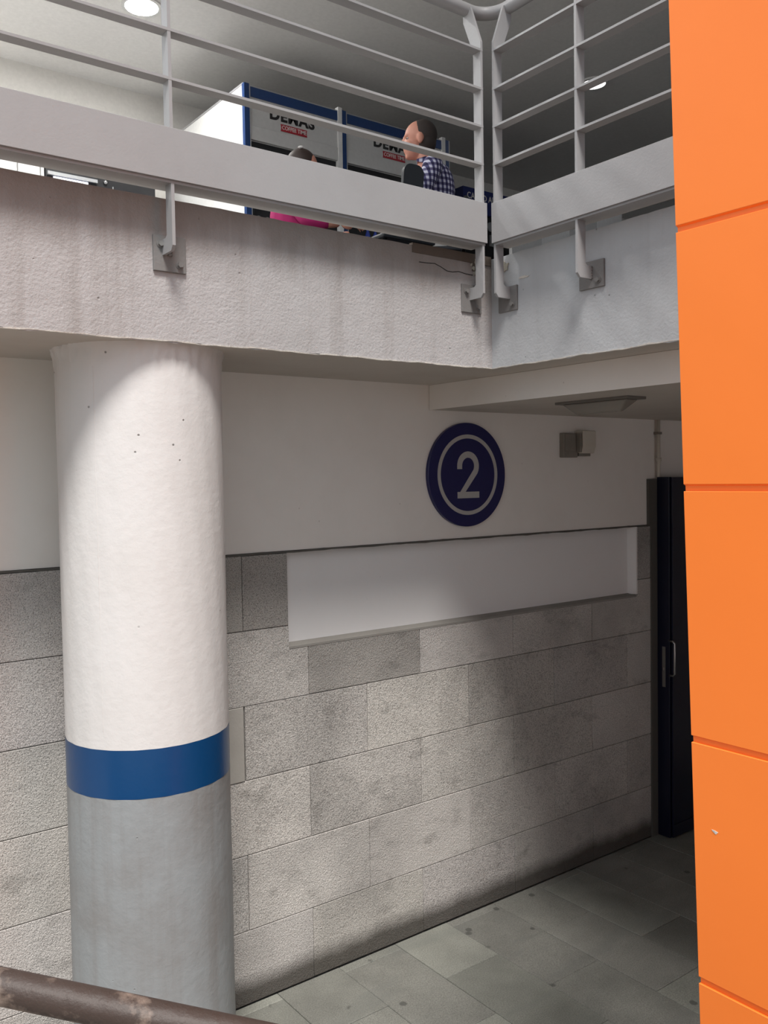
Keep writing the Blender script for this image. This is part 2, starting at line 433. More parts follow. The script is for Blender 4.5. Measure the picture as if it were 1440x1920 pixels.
for r in range(6):
    z0, z1 = zj[r], zj[r+1]
    base = 2.148 if r % 2 == 0 else 1.813     # rows 0,2,4 joint at 2.148; rows 1,3,5 at 1.813
    n = 0
    for k in range(-10, 6):
        x0, x1 = base+PW*k, base+PW*(k+1)
        x1 = min(x1, 4.735); x0 = max(x0, XW0)
        if x1-x0 < .02: continue
        if abs(x0-.809) < .02: x0 = .69
        if abs(x1-.809) < .02: x1 = .69
        t = special.get((r, k+(2 if r % 2 == 0 else 1)), random.uniform(.86, 1.06))
        if r == 5:
            if x1 <= XA+.001 or x0 >= XE: slab(x0, x1, z0, z1, t)
            else:
                if x0 < XA: slab(x0, XA, z0, z1, .66)
                if x1 > XE: slab(max(x0, XE+.012), x1, z0, z1, .8)
        elif r == 4:
            if x1 <= XA or x0 >= XE+.012: slab(x0, x1, z0, z1, t)
            elif x0 < XA: slab(x0, x1, z0, z1, t, pts=[(x0+.0016, z0+.0016), (x1-.0016, z0+.0016), (x1-.0016, ZR-.003), (XA-.001, ZR-.003), (XA-.001, z1-.0016), (x0+.0016, z1-.0016)])
            elif x1 > XE: slab(x0, x1, z0, z1, t, pts=[(x0+.0016, z0+.0016), (x1-.0016, z0+.0016), (x1-.0016, z1-.0016), (XE+.012, z1-.0016), (XE+.012, ZR-.003), (x0+.0016, ZR-.003)])
            else: slab(x0, x1, z0, ZR-.002, t)
        elif r == 3 and abs(x1-1.813) < .01: slab(x0, x1-.006, z0, z1, 1.0, 'stone_smooth', .004)
        else: slab(x0, x1, z0, z1, t)
# dark jamb strip beside the door
struct(MB().prism([(4.725, .0), (4.80, .0), (4.80, 2.315), (4.70, 2.315), (4.70, ZST), (4.725, ZST)], fy, D-.012, D+.05).build('trim_1', 'mortar'))

# ---- slab between the levels (soffit below, paving above)
sl = struct(MB().prism([(-16, F), (XR, F), (XR, -5), (13, -5), (13, 9), (-16, 9)], fz, ZS, ZT).build('ceiling', 'soffit'))
def fasc_l(x, z): return (x, F-.0075+.0016*math.sin(x*7+z*5), z)
def fasc_r(y, z): return (XR-.0075+.0012*math.sin(y*6+z*5), y, z)
def slabface(nm, mat, a0, a1, axis):
    """thin uneven render coat on the slab edge"""
    n = 200; mb = MB(); vs = []; fs = []
    rows = 8
    for i in range(n+1):
        a = a0+(a1-a0)*i/n
        for j in range(rows+1):
            z = ZS+(ZT-ZS)*j/rows
            if j == 0: z += -.002+wobble(a*2.3, .0018)+random.uniform(-.0015, .0015)
            if j == rows: z += random.uniform(-.0012, .0012)
            out = .008 + .0014*math.sin(a*7+z*5) + random.uniform(-.0005, .0005)
            vs.append((a, F-out, z) if axis == 'x' else (XR-out, a, z))
    m = rows+1
    for i in range(n):
        for j in range(rows):
            fs.append((i*m+j, (i+1)*m+j, (i+1)*m+j+1, i*m+j+1))
    b0 = len(vs)
    for i in range(n+1):
        a = a0+(a1-a0)*i/n
        vs.append((a, F+.002, ZS+.0005) if axis == 'x' else (XR+.002, a, ZS+.0005))
        vs.append((a, F+.002, ZT) if axis == 'x' else (XR+.002, a, ZT))
    c0 = len(vs)
    for i in range(n+1): vs += [vs[i*m], vs[i*m+rows]]
    for i in range(n):
        fs.append((c0+2*i, b0+2*i, b0+2*i+2, c0+2*i+2)); fs.append((c0+2*i+1, c0+2*i+3, b0+2*i+3, b0+2*i+1))
    mb.add(vs, fs); return mb.build(nm, mat, sl, smooth=True)
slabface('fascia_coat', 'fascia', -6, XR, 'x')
slabface('fascia_coat', 'fascia_r', -3, F-.008, 'y')
MB().box(3.3, 13, F+.25, YW, ZT-.002, ZT+.01).build('upper_paving', 'upfloor', sl)
MB().box(.5, 3.3, F+.25, 5.2, ZT-.002, ZT+.01).build('upper_paving', 'upfloor', sl)  # unseen strip darkened to keep bounce off the rail undersides
MB().box(.5, 3.3, 5.2, YW, ZT-.002, ZT+.01).build('upper_paving', 'bounce_floor', sl)
MB().box(-16, .5, F+.25, YW, ZT-.002, ZT+.01).build('upper_paving', 'bounce_floor', sl)  # unseen pale floor added to bounce sunlight onto the upper ceiling
MB().box(XR+.25, 13, -5, F+.25, ZT-.002, ZT+.0095).build('upper_paving', 'upfloor', sl)
# chipped pale arris along the bottom edges
def arris(a0, a1, axis):
    n = 260; vs = []; fs = []
    for i in range(n+1):
        a = a0+(a1-a0)*i/n; h = .0012+.0026*abs(math.sin(a*23)*math.sin(a*7.1))+random.uniform(-.0012, .0018); dz = wobble(a, .0014)
        for (o_, z) in ((-.0102, ZS-.0022+dz), (-.0106, ZS-.001+h+dz), (.004, ZS-.001+h+dz), (.006, ZS-.0025+dz)):
            vs.append((a, F+o_, z) if axis == 'x' else (XR+o_, a, z))
    for i in range(n):
        for k in range(4):
            p, q = i*4+k, i*4+(k+1) % 4; fs.append((p, q, q+4, p+4))
    MB().add(vs, fs).build('chipped_arris', 'edge', sl)
arris(-2.5, XR-.01, 'x'); arris(.6, F-.012, 'y')
# brown bare strip, peeled patches and crack near the inner corner
pa, pb = at(770, 462, 1, F), at(918, 502, 1, F)
strip_ = MB().box(pa.x, XR-.012, F-.0125, F+.01, 3.262, 3.300).build('bare_edging', 'brown', sl)
def blot(mat, cx, cz, rx, rz, axis, seed, n=16):
    rd = random.Random(seed); pts = []
    for k in range(n):
        a = 2*math.pi*k/n; s = rd.uniform(.6, 1.1); pts.append((cx+rx*s*math.cos(a), cz+rz*s*math.sin(a)))
    if axis == 'x': return MB().prism(pts, fy, F-.0115, F-.004).build('peeled_patch', mat, sl)
    return MB().prism(pts, fx, XR-.0112, XR-.004).build('peeled_patch', mat, sl)
c = at(890, 497, 1, F); blot('brown', c.x, c.z-.005, .035, .035, 'x', 1)
for s, (u, v, r1) in enumerate(((893, 492, .013), (888, 503, .008), (897, 506, .010), (884, 496, .006), (890, 512, .007))):
    c = at(u, v, 1, F-.012); o = blot('bare', c.x, c.z, r1, r1*1.3, 'x', 10+s); o.location.y -= .0012
c = at(948, 500, 0, XR); blot('bare', c.y, c.z, .03, .024, 'y', 3)
c = at(985, 520, 0, XR); blot('edge', c.y, c.z, .03, .006, 'y', 5)
c = at(940, 560, 0, XR)
mb = MB(); pts = [at(u, v, 1, F-.0102) for u, v in ((786, 491), (800, 493), (815, 494), (826, 500), (838, 508), (848, 510), (860, 509), (872, 513), (886, 516))]
mb.tube(pts, .0016, 5); mb.build('crack', 'dark', sl)

# beam and lower soffit beyond it
struct(MB().box(XB, 9, -5, D+.052, ZL, ZS-.0008).build('ceiling', 'soffit'))
bf = struct(MB().box(XB-.004, XB, -5, D+.004, ZL-.001, ZS-.001).build('trim_2', 'wall'))

# ---- orange wall with grooves (its end leans slightly)
def oy(z): return 1.122+(z-1.22)*.0324
wr = struct(MB().prism([(-3.2, -.01), (oy(-.01)-.0008, -.01), (oy(4.6)-.0008, 4.6), (-3.2, 4.6)], fx, 1.707, 1.95).build('wall_right', 'orange'))
gz = [-.01, .113, .668, 1.222, 1.762, 2.319, 2.889, 3.46, 4.03, 4.61]
for a, b_ in zip(gz[:-1], gz[1:]):
    z0, z1 = a+.001, b_-.0095
    if b_ == gz[-1]: z1 = b_
    mb = MB(); g = [(1.7, z0+.005), (1.7, z1), (1.712, z1), (1.712, z0)]
    y0, y1 = -3.2, None
    vs = [(x, y0, z) for x, z in g] + [(x, oy(z), z) for x, z in g]
    mb.add(vs, [(0, 1, 2, 3), (7, 6, 5, 4), (0, 4, 5, 1), (1, 5, 6, 2), (2, 6, 7, 3), (3, 7, 4, 0)])
    mb.build('wall_panel', 'orange', wr, bevel=.0008, seg=1)
c = at(1342, 1562, 0, 1.7)
mb = MB().prism([(c.y-.006, c.z+.003), (c.y-.001, c.z-.003), (c.y+.006, c.z+.001), (c.y+.010, c.z+.005), (c.y+.003, c.z+.005)], fx, 1.6992, 1.702)
mb.build('paint_chip', 'edge', wr)

# ---- end of the passage and unseen court walls added to shape the light
struct(MB().box(6.2, 6.4, -5, D+.05, -.1, ZL).build('wall_end', 'wall'))
struct(MB().box(-6.2, -6, -6, D+.3, -.1, 2.15).build('wall_left_added', 'bounce_wall'))  # unseen wall added to block low sky, pale to bounce light
struct(MB().box(-6, 2.45, -6.2, -6, -.1, 3.28).build('wall_front_added', 'bounce_wall'))  # unseen wall behind the camera, added to cut sky and return light
gr_ = struct(MB().box(-70, -6, -70, F-.3, 1.9, 2.15).build('floor', 'asphalt'))  # unseen ground added to shut out sky from below the horizon
MB().box(-6, 60, -70, -6.2, 3.0, 3.28).build('added_ground', 'asphalt', gr_)
MB().box(13, 60, -6.2, 60, 3.0, 3.28).build('added_ground', 'asphalt', gr_)
MB().box(-70, -16, F-.3, 60, 3.0, 3.28).build('added_ground', 'asphalt', gr_)
MB().box(-16, 13, 9, 60, 3.0, 3.28).build('added_ground', 'asphalt', gr_)
# ---- upper level shell
struct(MB().box(-6, 13, YW, YW+.2, ZT, ZC).build('wall_upper_back', 'upwall'))
struct(MB().box(12.8, 13, -5, YW, ZT, ZC).build('wall_upper_end', 'upwall'))
struct(MB().prism([(.3, 1.9), (2.3, 1.9), (2.3, -5), (13, -5), (13, YW+.2), (.3, YW+.2)], fz, ZC, ZC+.3).build('ceiling', 'upceil'))

# ================================================================ COLUMN
CC = (1.2385, 3.129); CR = .294
cr = root('concrete_column', (CC[0], CC[1], 0), 'round white column with a blue band and a grey foot, standing before the stone wall', 'column')
cr['kind'] = 'thing'
ZB0, ZB1 = 1.268, 1.437
def cj(i, k): return .0012*math.sin(k*.7+i*1.3)+.0008*math.sin(k*1.9+i*.7)
rd = random.Random(3)
prof = [(CR, ZB1)]+[(CR, ZB1+(2.70-ZB1)*i/12) for i in range(1, 13)]+[(CR, 2.74), (CR+.001, 2.77), (CR+.003, 2.79), (CR+.007, 2.805), (CR+.011, 2.8192)]
def topj(i, k):
    base = .0006*math.sin(k*.9+i)
    if i >= 14: base += rd.uniform(-.004, .005)
    elif i == 13: base += rd.uniform(-.0015, .002)
    return base
MB().lathe(prof, (CC[0], CC[1], 0), 160, caps=False, jitter=topj).build('upper_shaft', 'column', cr, smooth=True)
MB().lathe([(CR+.0006, ZB0), (CR+.0006, ZB1)], (CC[0], CC[1], 0), 160, caps=False).build('painted_band', 'column_blue', cr, smooth=True)
MB().lathe([(CR, ZB0*i/8+(1-i/8)*-.01) for i in range(9)], (CC[0], CC[1], 0), 160, caps=False, jitter=lambda i, k: .0007*math.sin(k*.8+i*1.7)).build('lower_shaft', 'column_grey', cr, smooth=True)
# formwork seam on the shaft
an = math.radians(68.4+180+22)
for da in (-.925,):
    a = an+da; px, py = CC[0]+CR*math.cos(a), CC[1]+CR*math.sin(a)
    MB().tube([(px, py, 1.5), (px, py, 2.74)], .0011, 6).build('formwork_seam', 'column', cr)
for o in list(col.objects):
    if o.parent is cr and 'shaft' in o.name:
        for p in o.data.polygons:
            if len(p.vertices) > 4: p.use_smooth = False

# ================================================================ RAILING
rl = root('balcony_railing', (XR, F, ZT), 'grey painted steel railing bolted to the slab edge around the inner corner', 'railing')
OFF = .1; PWD = .045; TH = .011
TUBE_Z = 4.315
postprof = [(0, 3.100), (.086, 3.100), (.1, 3.116), (.1, 4.150), (.040, TUBE_Z), (-.004, TUBE_Z-.008), (-.004, 4.262), (.055, 4.118), (.055, 3.158), (.045, 3.150), (0, 3.150)]
def f_l(x): return lambda n, z, t: (x+t, F-n, z)
def f_r(y): return lambda n, z, t: (XR-n, y+t, z)
lposts = [-2.94, -1.56, -.18, 1.2, 2.578]; rposts = [2.683, 2.243, .86, -.52]
for x in lposts: MB().prism(postprof, f_l(x), -TH/2, TH/2).build('post', 'steel', rl)
for y in rposts: MB().prism(postprof, f_r(y), -TH/2, TH/2).build('post', 'steel', rl)
RZ = [3.648, 3.803, 3.957, 4.115]
XL0, YR0 = -3.4, -2.9
for z in RZ:
    MB().box(XL0, 2.584, F-.1008, F-.0552, z-.0045, z+.0045).build('rail', 'steel', rl)
    MB().box(XR-.1008, XR-.0552, YR0, 2.689, z-.0045, z+.0045).build('rail', 'steel', rl)
KZ0, KZ1 = 3.323, 3.489
MB().box(XL0, 2.594, F-.1075, F-.1002, KZ0, KZ1).build('kick_plate', 'steel', rl, bevel=.001, seg=1)
MB().box(XR-.1075, XR-.1002, YR0, 2.694, KZ0, KZ1).build('kick_plate', 'steel', rl, bevel=.001, seg=1)
MB().box(XL0, 2.589, F-.0995, F-.012, KZ0-.009, KZ0+.003).build('kick_plate_shelf', 'steel', rl)
MB().box(XR-.0995, XR-.012, YR0, 2.689, KZ0-.009, KZ0+.003).build('kick_plate_shelf', 'steel', rl)
# tubular handrail with a rounded corner
tx, ty = XR-.01, F-.01; R_ = .11
path = [(XL0, ty, TUBE_Z), (tx-R_-.3, ty, TUBE_Z)]
for i in range(13):
    a = math.pi/2*(1-i/12); path.append((tx-R_+R_*math.cos(a), ty-R_+R_*math.sin(a), TUBE_Z))
path += [(tx, ty-R_-.3, TUBE_Z), (tx, YR0, TUBE_Z)]
MB().tube(path, .027, 20).build('handrail', 'steel', rl, smooth=True)
def mount(axis, c, z0, z1, hw, diag):
    """bolted plate; c centre along the slab edge, diag=+1: upper bolt on the low side"""
    if axis == 'x': o = MB().box(c-hw, c+hw, F-.017, F-.006, z0, z1).build('mounting_plate', 'plate', rl, bevel=.001, seg=1)
    else: o = MB().box(XR-.017, XR-.006, c-hw, c+hw, z0, z1).build('mounting_plate', 'plate', rl, bevel=.001, seg=1)
    for s in (-1, 1):
        bc = c + s*hw*.58; bz = (z1-.03) if s == -diag else (z0+.026)
        hexa = [(bc+.0095*math.cos(k*math.pi/3+.3), bz+.0095*math.sin(k*math.pi/3+.3)) for k in range(6)]
        ring = [(bc+.013*math.cos(k*math.pi/8), bz+.013*math.sin(k*math.pi/8)) for k in range(16)]
        mb = MB()
        if axis == 'x': mb.prism(ring, fy, F-.0195, F-.016).prism(hexa, fy, F-.029, F-.019)
        else: mb.prism(ring, fx, XR-.0195, XR-.016).prism(hexa, fx, XR-.029, XR-.019)
        mb.build('bolt', 'plate', o)
    # weld beads where the bracket meets the plate
    mb = MB()
    for q in range(5):
        z = 3.104+.0105*q
        p = (c, F-.019, z) if axis == 'x' else (XR-.019, c, z)
        mb.ball(p, (.0085, .006, .006) if axis == 'x' else (.006, .0085, .006), 8, 6)
    o2 = mb.build('weld', 'plate', o, smooth=True); o2['kind'] = 'stuff'
for x, hw in ((1.221, .057), (2.585, .056), (-.16, .057), (-1.54, .057), (-2.92, .057)): mount('x', x, 3.048, 3.166, hw, 1)
mount('y', 2.695, 3.050, 3.154, .055, -1); mount('y', 2.243, 3.066, 3.170, .06, -1); mount('y', .86, 3.066, 3.17, .06, -1)

# ================================================================ SIGN "2"
sg = root('number_sign', (2.831*1.0, D, 2.11), 'round navy sign with a silver ring and numeral two on the white wall', 'sign')
c = at(876.5, 889, 1, D-.012); scx, scz = 3.1625, 2.362
p1, p2 = at(804, 885, 1, D-.02), at(949, 890, 1, D-.02); p3, p4 = at(877, 793, 1, D-.02), at(877, 987, 1, D-.02)
scx, scz = (p1.x+p2.x)/2, (p3.z+p4.z)/2; SR = ((p2.x-p1.x)+(p3.z-p4.z))/4
sg.location = (scx, D, scz)
ys = D-.014
def disc(n, r0, r1, ya, yb, mat, nm):
    vs = []; fs = []
    for k in range(n):
        a = 2*math.pi*k/n; ca, sa = math.cos(a), math.sin(a)
        vs += [(scx+r0*ca, yb, scz+r0*sa), (scx+r0*ca, ya, scz+r0*sa), (scx+r1*ca, ya, scz+r1*sa), (scx+r1*ca, yb, scz+r1*sa)]
    for k in range(n):
        m = ((k+1) % n)*4; a = k*4
        fs += [(a+1, a+2, m+2, m+1), (a+2, a+3, m+3, m+2), (a, a+1, m+1, m), (a+3, a, m, m+3)]
    return MB().add(vs, fs).build(nm, mat, sg)
MB().prism([(scx+SR*math.cos(2*math.pi*k/96), scz+SR*math.sin(2*math.pi*k/96)) for k in range(96)], fy, ys, D+.008).build('sign_disc', 'sign_blue', sg, bevel=.002, seg=1)
disc(96, SR*.70, SR*.775, ys-.002, ys, 'sign_grey', 'sign_ring')
# the numeral: arc, diagonal, foot
H2 = SR*.90; W2 = SR*.56; st = SR*.122
outl = []
cx0, top = 0, H2/2; R2 = W2/2
cy0 = top-R2
cl = [(-R2+st*.5, cy0-.06*SR)] + [((R2-st/2)*math.cos(math.radians(a)), cy0+(R2-st/2)*math.sin(math.radians(a))) for a in range(180, -31, -10)] + [(-R2+st*.40, -H2/2)]
Lp, Rp = [], []
for i, p in enumerate(cl):
    a = Vector(cl[max(i-1, 0)]); b_ = Vector(cl[min(i+1, len(cl)-1)]); t = (b_-a).normalized(); nrm = Vector((-t.y, t.x)); p = Vector(p)
    cl_ = lambda q: Vector((max(q.x, -R2), max(q.y, -H2/2)))
    Lp.append(cl_(p+nrm*st/2)); Rp.append(cl_(p-nrm*st/2))
vs = []; fs = []
for l, r_ in zip(Lp, Rp):
    for y in (ys, ys-.002): vs += [(scx+l.x, y, scz+l.y), (scx+r_.x, y, scz+r_.y)]
for i in range(len(Lp)-1):
    a = i*4; fs += [(a+2, a+3, a+7, a+6), (a, a+2, a+6, a+4), (a+1, a+5, a+7, a+3)]
mb = MB().add(vs, fs)
mb.prism([(scx-R2+.0, scz-H2/2), (scx+R2, scz-H2/2), (scx+R2, scz-H2/2+st), (scx-R2, scz-H2/2+st)], fy, ys, ys-.0027)
mb.build('numeral_two', 'sign_grey', sg)

# ================================================================ WALL BOXES, LAMP, CONDUIT, DOOR
a, b_ = at(1050, 812, 1, D), at(1078, 858, 1, D)
jb = root('junction_box', (a.x, D, b_.z), 'grimy grey junction box on the white wall near the passage lamp', 'junction box')
MB().box(a.x, b_.x-.005, D-.028, D+.008, b_.z, a.z).build('box_body', 'box_dirty', jb, bevel=.005)
MB().box(a.x+.01, b_.x-.03, D-.034, D-.027, b_.z+.035, a.z-.004).build('box_lid', 'box_dirty', jb, bevel=.003)
MB().box(b_.x-.020, b_.x-.0065, D-.06, D-.027, b_.z+.03, a.z-.002).build('box_flange', 'box_dirty', jb, bevel=.002)
a2, b2 = at(1083, 808, 1, D), at(1103, 853, 1, D)
eb = root('alarm_box', (a2.x, D, b2.z), 'cream box with a sloping cheek beside the grimy junction box', 'alarm box')
MB().prism([(D+.008, a2.z), (D-.06, a2.z), (D-.06, b2.z+.05), (D-.045, b2.z+.008), (D+.008, b2.z+.008)], fx, b_.x+.004, b2.x).build('box_body', 'box_white', eb, bevel=.005)
MB().box(b_.x+.004, b2.x-.015, D-.03, D+.006, b2.z-.008, b2.z+.01).build('box_base', 'box_dirty', eb, bevel=.002)
MB().box(b2.x-.001, b2.x+.004, D-.035, D-.02, (a2.z+b2.z)/2, (a2.z+b2.z)/2+.012).build('latch', 'black', eb)

# bulkhead lamp under the low soffit
l1, l2 = at(1040, 755, 2, ZL), at(1207, 744, 2, ZL)
p = at(1176, 741, 2, ZL)
lamp = root('bulkhead_lamp', (3.25, 2.6, ZL), 'unlit rectangular bulkhead lamp with a clear bowl under the low soffit', 'ceiling lamp')
xa, xb = p.x-.0, p.x+.25
lx0, lx1 = min(l1.x, l2.x, p.x), max(l1.x, l2.x, p.x); ly0, ly1 = min(l1.y, l2.y, p.y), max(l1.y, l2.y, p.y)
MB().box(lx0, lx1, ly0, ly1, ZL-.012, ZL+.004).build('base_plate', 'lamp_body', lamp, bevel=.003)
gm, gnt, gb = nt_new('lamp_clear_plastic'); gb.inputs['Base Color'].default_value = (.42, .39, .34, 1); gb.inputs['Roughness'].default_value = .25
gb.inputs['Transmission Weight'].default_value = .45; M['lampglass'] = gm
i0, i1 = .022, .06
vs = [(lx0+i0, ly0+i0, ZL-.012), (lx1-i0, ly0+i0, ZL-.012), (lx1-i0, ly1-i0, ZL-.012), (lx0+i0, ly1-i0, ZL-.012),
      (lx0+i1, ly0+i1+.02, ZL-.062), (lx1-i1, ly0+i1+.02, ZL-.062), (lx1-i1, ly1-i1-.02, ZL-.062), (lx0+i1, ly1-i1-.02, ZL-.062)]
MB().add(vs, [(0, 3, 2, 1), (4, 5, 6, 7), (0, 1, 5, 4), (1, 2, 6, 5), (2, 3, 7, 6), (3, 0, 4, 7)]).build('diffuser_bowl', 'lampglass', lamp, bevel=.012, seg=3)
MB().tube([((lx0+lx1)/2, ly0+.09, ZL-.034), ((lx0+lx1)/2, ly1-.09, ZL-.034)], .011, 12).build('lamp_tube', 'cap_white', lamp, smooth=True)

# conduit
ca, cb = at(1238, 795, 1, D-.02), at(1236, 900, 1, D-.02)
cd = root('conduit_pipe', (cb.x, D-.02, 2.25), 'thin grey conduit pipe running up the wall above the navy door', 'conduit pipe')
MB().tube([(cb.x, D-.016, 2.2), (cb.x, D-.016, ZL+.003)], .0115, 12).build('pipe', 'box_white', cd, smooth=True)
MB().tube([(cb.x, D-.016, at(1237, 862, 1, D).z-.012), (cb.x, D-.016, at(1237, 862, 1, D).z+.012)], .018, 12).build('coupling', 'box_white', cd, smooth=True)
MB().box(cb.x-.02, cb.x+.02, D-.028, D+.008, 2.60, 2.615).build('pipe_clip', 'box_dirty', cd)

# navy door leaf folded back against the wall
dr = struct(empty('door_1', (4.806, 3.37, 0)))
MB().box(4.806, 5.75, 3.352, 3.442, .012, 2.325).build('door_leaf', 'door', dr, bevel=.003)
MB().box(4.784, 4.806, 3.362, 3.452, .006, 2.327).build('door_edge_profile', 'door', dr, bevel=.002)
MB().box(4.797, 4.806, 3.344, 3.356, .01, 2.326).build('door_edge_lip', 'door', dr, bevel=.001)
MB().box(4.806, 5.75, 3.346, 3.353, .012, .09).build('kick_rail', 'door', dr)
q0, q1 = at(1243, 1205, 1, 3.40), at(1243, 1280, 1, 3.40)
MB().box(4.7825, 4.7845, 3.392, 3.416, .98, 1.24).build('lock_plate', 'lamp_body', dr)
MB().box(4.781, 4.7835, 3.398, 3.410, 1.085, 1.105).build('lock_bolt', 'chrome', dr)
h0, h1 = at(1264, 1204, 1, 3.31), at(1267, 1268, 1, 3.31)
hx = (h0.x+h1.x)/2
MB().tube([(hx, 3.354, h1.z), (hx, 3.325, h1.z), (hx, 3.312, h1.z+.012), (hx, 3.312, h0.z-.012), (hx, 3.325, h0.z), (hx, 3.354, h0.z)], .0065, 12).build('door_handle', 'chrome', dr, smooth=True)

# ================================================================ PIPE RAIL IN FRONT
def deep(u, v, d): return EYE + (RT*((u-720)/FPX) + UP*((960-v)/FPX) + _fw)*d
P1, P2 = deep(0, 1849, 1.2), deep(470, 1947, 1.2)
dv = (P2-P1)
A_, B_ = P1-dv*1.2, P2+dv*.95
pr = root('pipe_handrail', (A_.x, A_.y, .78), 'worn brown steel pipe handrail crossing in front of the column', 'handrail')
mb = MB(); pts = [A_+(B_-A_)*t for t in [i/24 for i in range(25)]]
mb.tube(pts, .0235, 24).build('pipe', 'rust', pr, smooth=True)
for P in (P1-dv*1.05, P2+dv*.8): MB().tube([(P.x, P.y, .775), (P.x, P.y, P.z)], .019, 14).build('post', 'rust', pr, smooth=True)

# ================================================================ UPPER LEVEL: KIOSK
KY = 6.54; KZ = ZT+2.31
kx0 = 3.548; kxm = 4.515; kx2 = 5.725
ks = root('coffee_kiosk', (kx0, KY, ZT+.01), 'white coffee kiosk with blue trim and rolled shutters on the upper level', 'kiosk')
zb = ZT+.01
MB().box(kx0, kx0+.03, KY+.012, 8.10, zb, KZ+.01).build('side_panel', 'kiosk_white', ks)
MB().box(kx0-.004, kx0+.034, KY+.02, 8.10, KZ+.01, KZ+.025).build('panel_edge', 'alu', ks)
MB().box(kx0+.03, kx2+.05, 8.02, 8.10, zb, KZ-.02).build('back_panel', 'shutter', ks)
MB().box(kx2+.02, kx2+.05, KY+.012, 8.02, zb, KZ).build('side_panel', 'kiosk_white', ks)
def kpost(x, wd=.05):
    o = MB().box(x-.01, x+.035, KY-.012, KY+.03, zb, KZ+.012).build('post', 'kiosk_blue', ks)
    MB().box(x+.036, x+.044, KY-.014, KY+.02, zb, KZ+.012).build('edge_strip', 'alu', o)
    return o
kpost(kx0)
for x in (kxm, kx2):
    MB().box(x-.052, x-.010, KY-.016, KY+.03, zb, KZ+.03).build('post_cover', 'kiosk_white', ks)
    kpost(x)
for a, b_ in ((kx0+.045, kxm-.053), (kxm+.045, kx2-.053)):
    o = MB().box(a, b_, KY-.006, KY+.05, KZ-.085, KZ-.006).build('top_beam', 'kiosk_blue', ks)
    MB().box(a, b_, KY-.009, KY+.05, KZ-.006, KZ+.002).build('edge_strip', 'alu', o)
    o = MB().box(a, b_, KY+.004, KY+.02, ZT+1.99, KZ-.085).build('shutter', 'shutter', ks)
    MB().box(a, b_, KY-.008, KY+.022, ZT+1.875, ZT+1.99).build('shutter_rail', 'shutter', o, bevel=.004)
    MB().box(a, b_, KY+.03, KY+.06, ZT+1.80, ZT+1.875).build('shutter_shadow_gap', 'black', ks)
    MB().box(a, b_, KY-.005, KY+.28, ZT+1.02, ZT+1.06).build('counter', 'alu', ks)
    MB().box(a, b_, KY, KY+.03, zb, ZT+1.02).build('counter_front', 'shutter', ks)
    MB().box(a, b_, 7.0, 7.03, zb+1.05, ZT+1.80).build('inner_back', 'black', ks)
    cx = a+.47*(b_-a)
    lz = ZT+2.125
    text_mesh('lettering', 'DEMAS', 'logo_black', o, .128, (cx-.0, KY+.002, lz+.004), math.pi/2, 0, .0052, 1.04, space=1.1)
    MB().prism([(cx-.115, lz-.118), (cx+.145, lz-.118), (cx+.14, lz-.092), (cx+.145, lz-.060), (cx-.115, lz-.060), (cx-.11, lz-.09)], fy, KY-.001, KY+.004).build('ribbon', 'logo_red', o)
    text_mesh('lettering', 'COFFEE TIME', 'logo_white', o, .047, (cx+.015, KY-.002, lz-.088), math.pi/2, 0, .0002, .88)
# things on the kiosk counters
cm = root('coffee_machine', (3.95, 6.72, ZT+1.06), 'dark coffee machine with chrome hoops on the first kiosk counter', 'coffee machine')
MB().box(3.66, 4.05, 6.64, 6.80, ZT+1.06, ZT+1.42).build('body', 'black', cm, bevel=.01)
for k in range(3):
    x = 3.70+.085*k
    pth = [(x+.03*math.cos(a), 6.62, ZT+1.245+.04*math.sin(a)) for a in [i*math.pi*1.5/12 for i in range(13)]]
    MB().tube([(x+.03, 6.645, ZT+1.245)]+pth, .004, 8).build('chrome_hoop', 'chrome', cm, smooth=True)
for k in range(7):
    x = 4.83+.085*k
    c_ = root('drink_bottle', (x, 6.61, ZT+1.06), ['small blue bottle with a pale cap in the row on the kiosk counter', 'small purple bottle with a pale cap in the row on the kiosk counter'][k >= 3], 'bottle', ['blue bottles on the kiosk counter', 'purple bottles on the kiosk counter'][k >= 3])
    MB().lathe([(.028, 0), (.03, .01), (.03, .19), (.024, .23), (.013, .265), (.013, .285)], (x, 6.61, ZT+1.06), 14).build('body', 'pack_purple' if k >= 3 else 'pack_blue', c_, smooth=True)
    MB().lathe([(.015, .283), (.015, .31)], (x, 6.61, ZT+1.06), 14).build('cap', 'cap_white', c_, smooth=True)
    MB().lathe([(.0306, .08), (.0306, .17)], (x, 6.61, ZT+1.06), 14, caps=False).build('bottle_sticker', 'cap_white', c_, smooth=True)
# ---- cash machine with its header sign
ax0, ay0, az1 = 6.348, 6.975, ZT+2.125
am = root('cash_machine', (ax0, ay0, zb), 'navy cash machine with a lettered header standing by the back wall', 'cash machine')
MB().box(ax0+.05, ax0+.95, ay0+.03, ay0+.62, zb, az1-.26).build('body', 'black', am, bevel=.01)
MB().box(ax0, ax0+1.0, ay0, ay0+.17, az1-.26, az1).build('header_sign', 'atm_blue', am, bevel=.006)
lt = at(871, 374, 1, ay0); 
text_mesh('lettering', 'CAJERO AUTOMÁTICO', 'logo_white', am, .092, (ax0+.055, ay0-.002, az1-.088), math.pi/2, 0, .001, .88, align='LEFT')
g = at(919, 426, 1, ay0+.028); 
MB().prism([(g.x+.05*math.cos(k*math.pi/12), g.z+.05*math.sin(k*math.pi/12)) for k in range(24)], fy, ay0+.018, ay0+.031).build('round_emblem', 'alu', am)
g = at(920, 452, 1, ay0+.028)
MB().box(g.x-.02, g.x+.12, ay0+.012, ay0+.031, g.z-.06, g.z+.06).build('keypad_panel', 'alu', am)
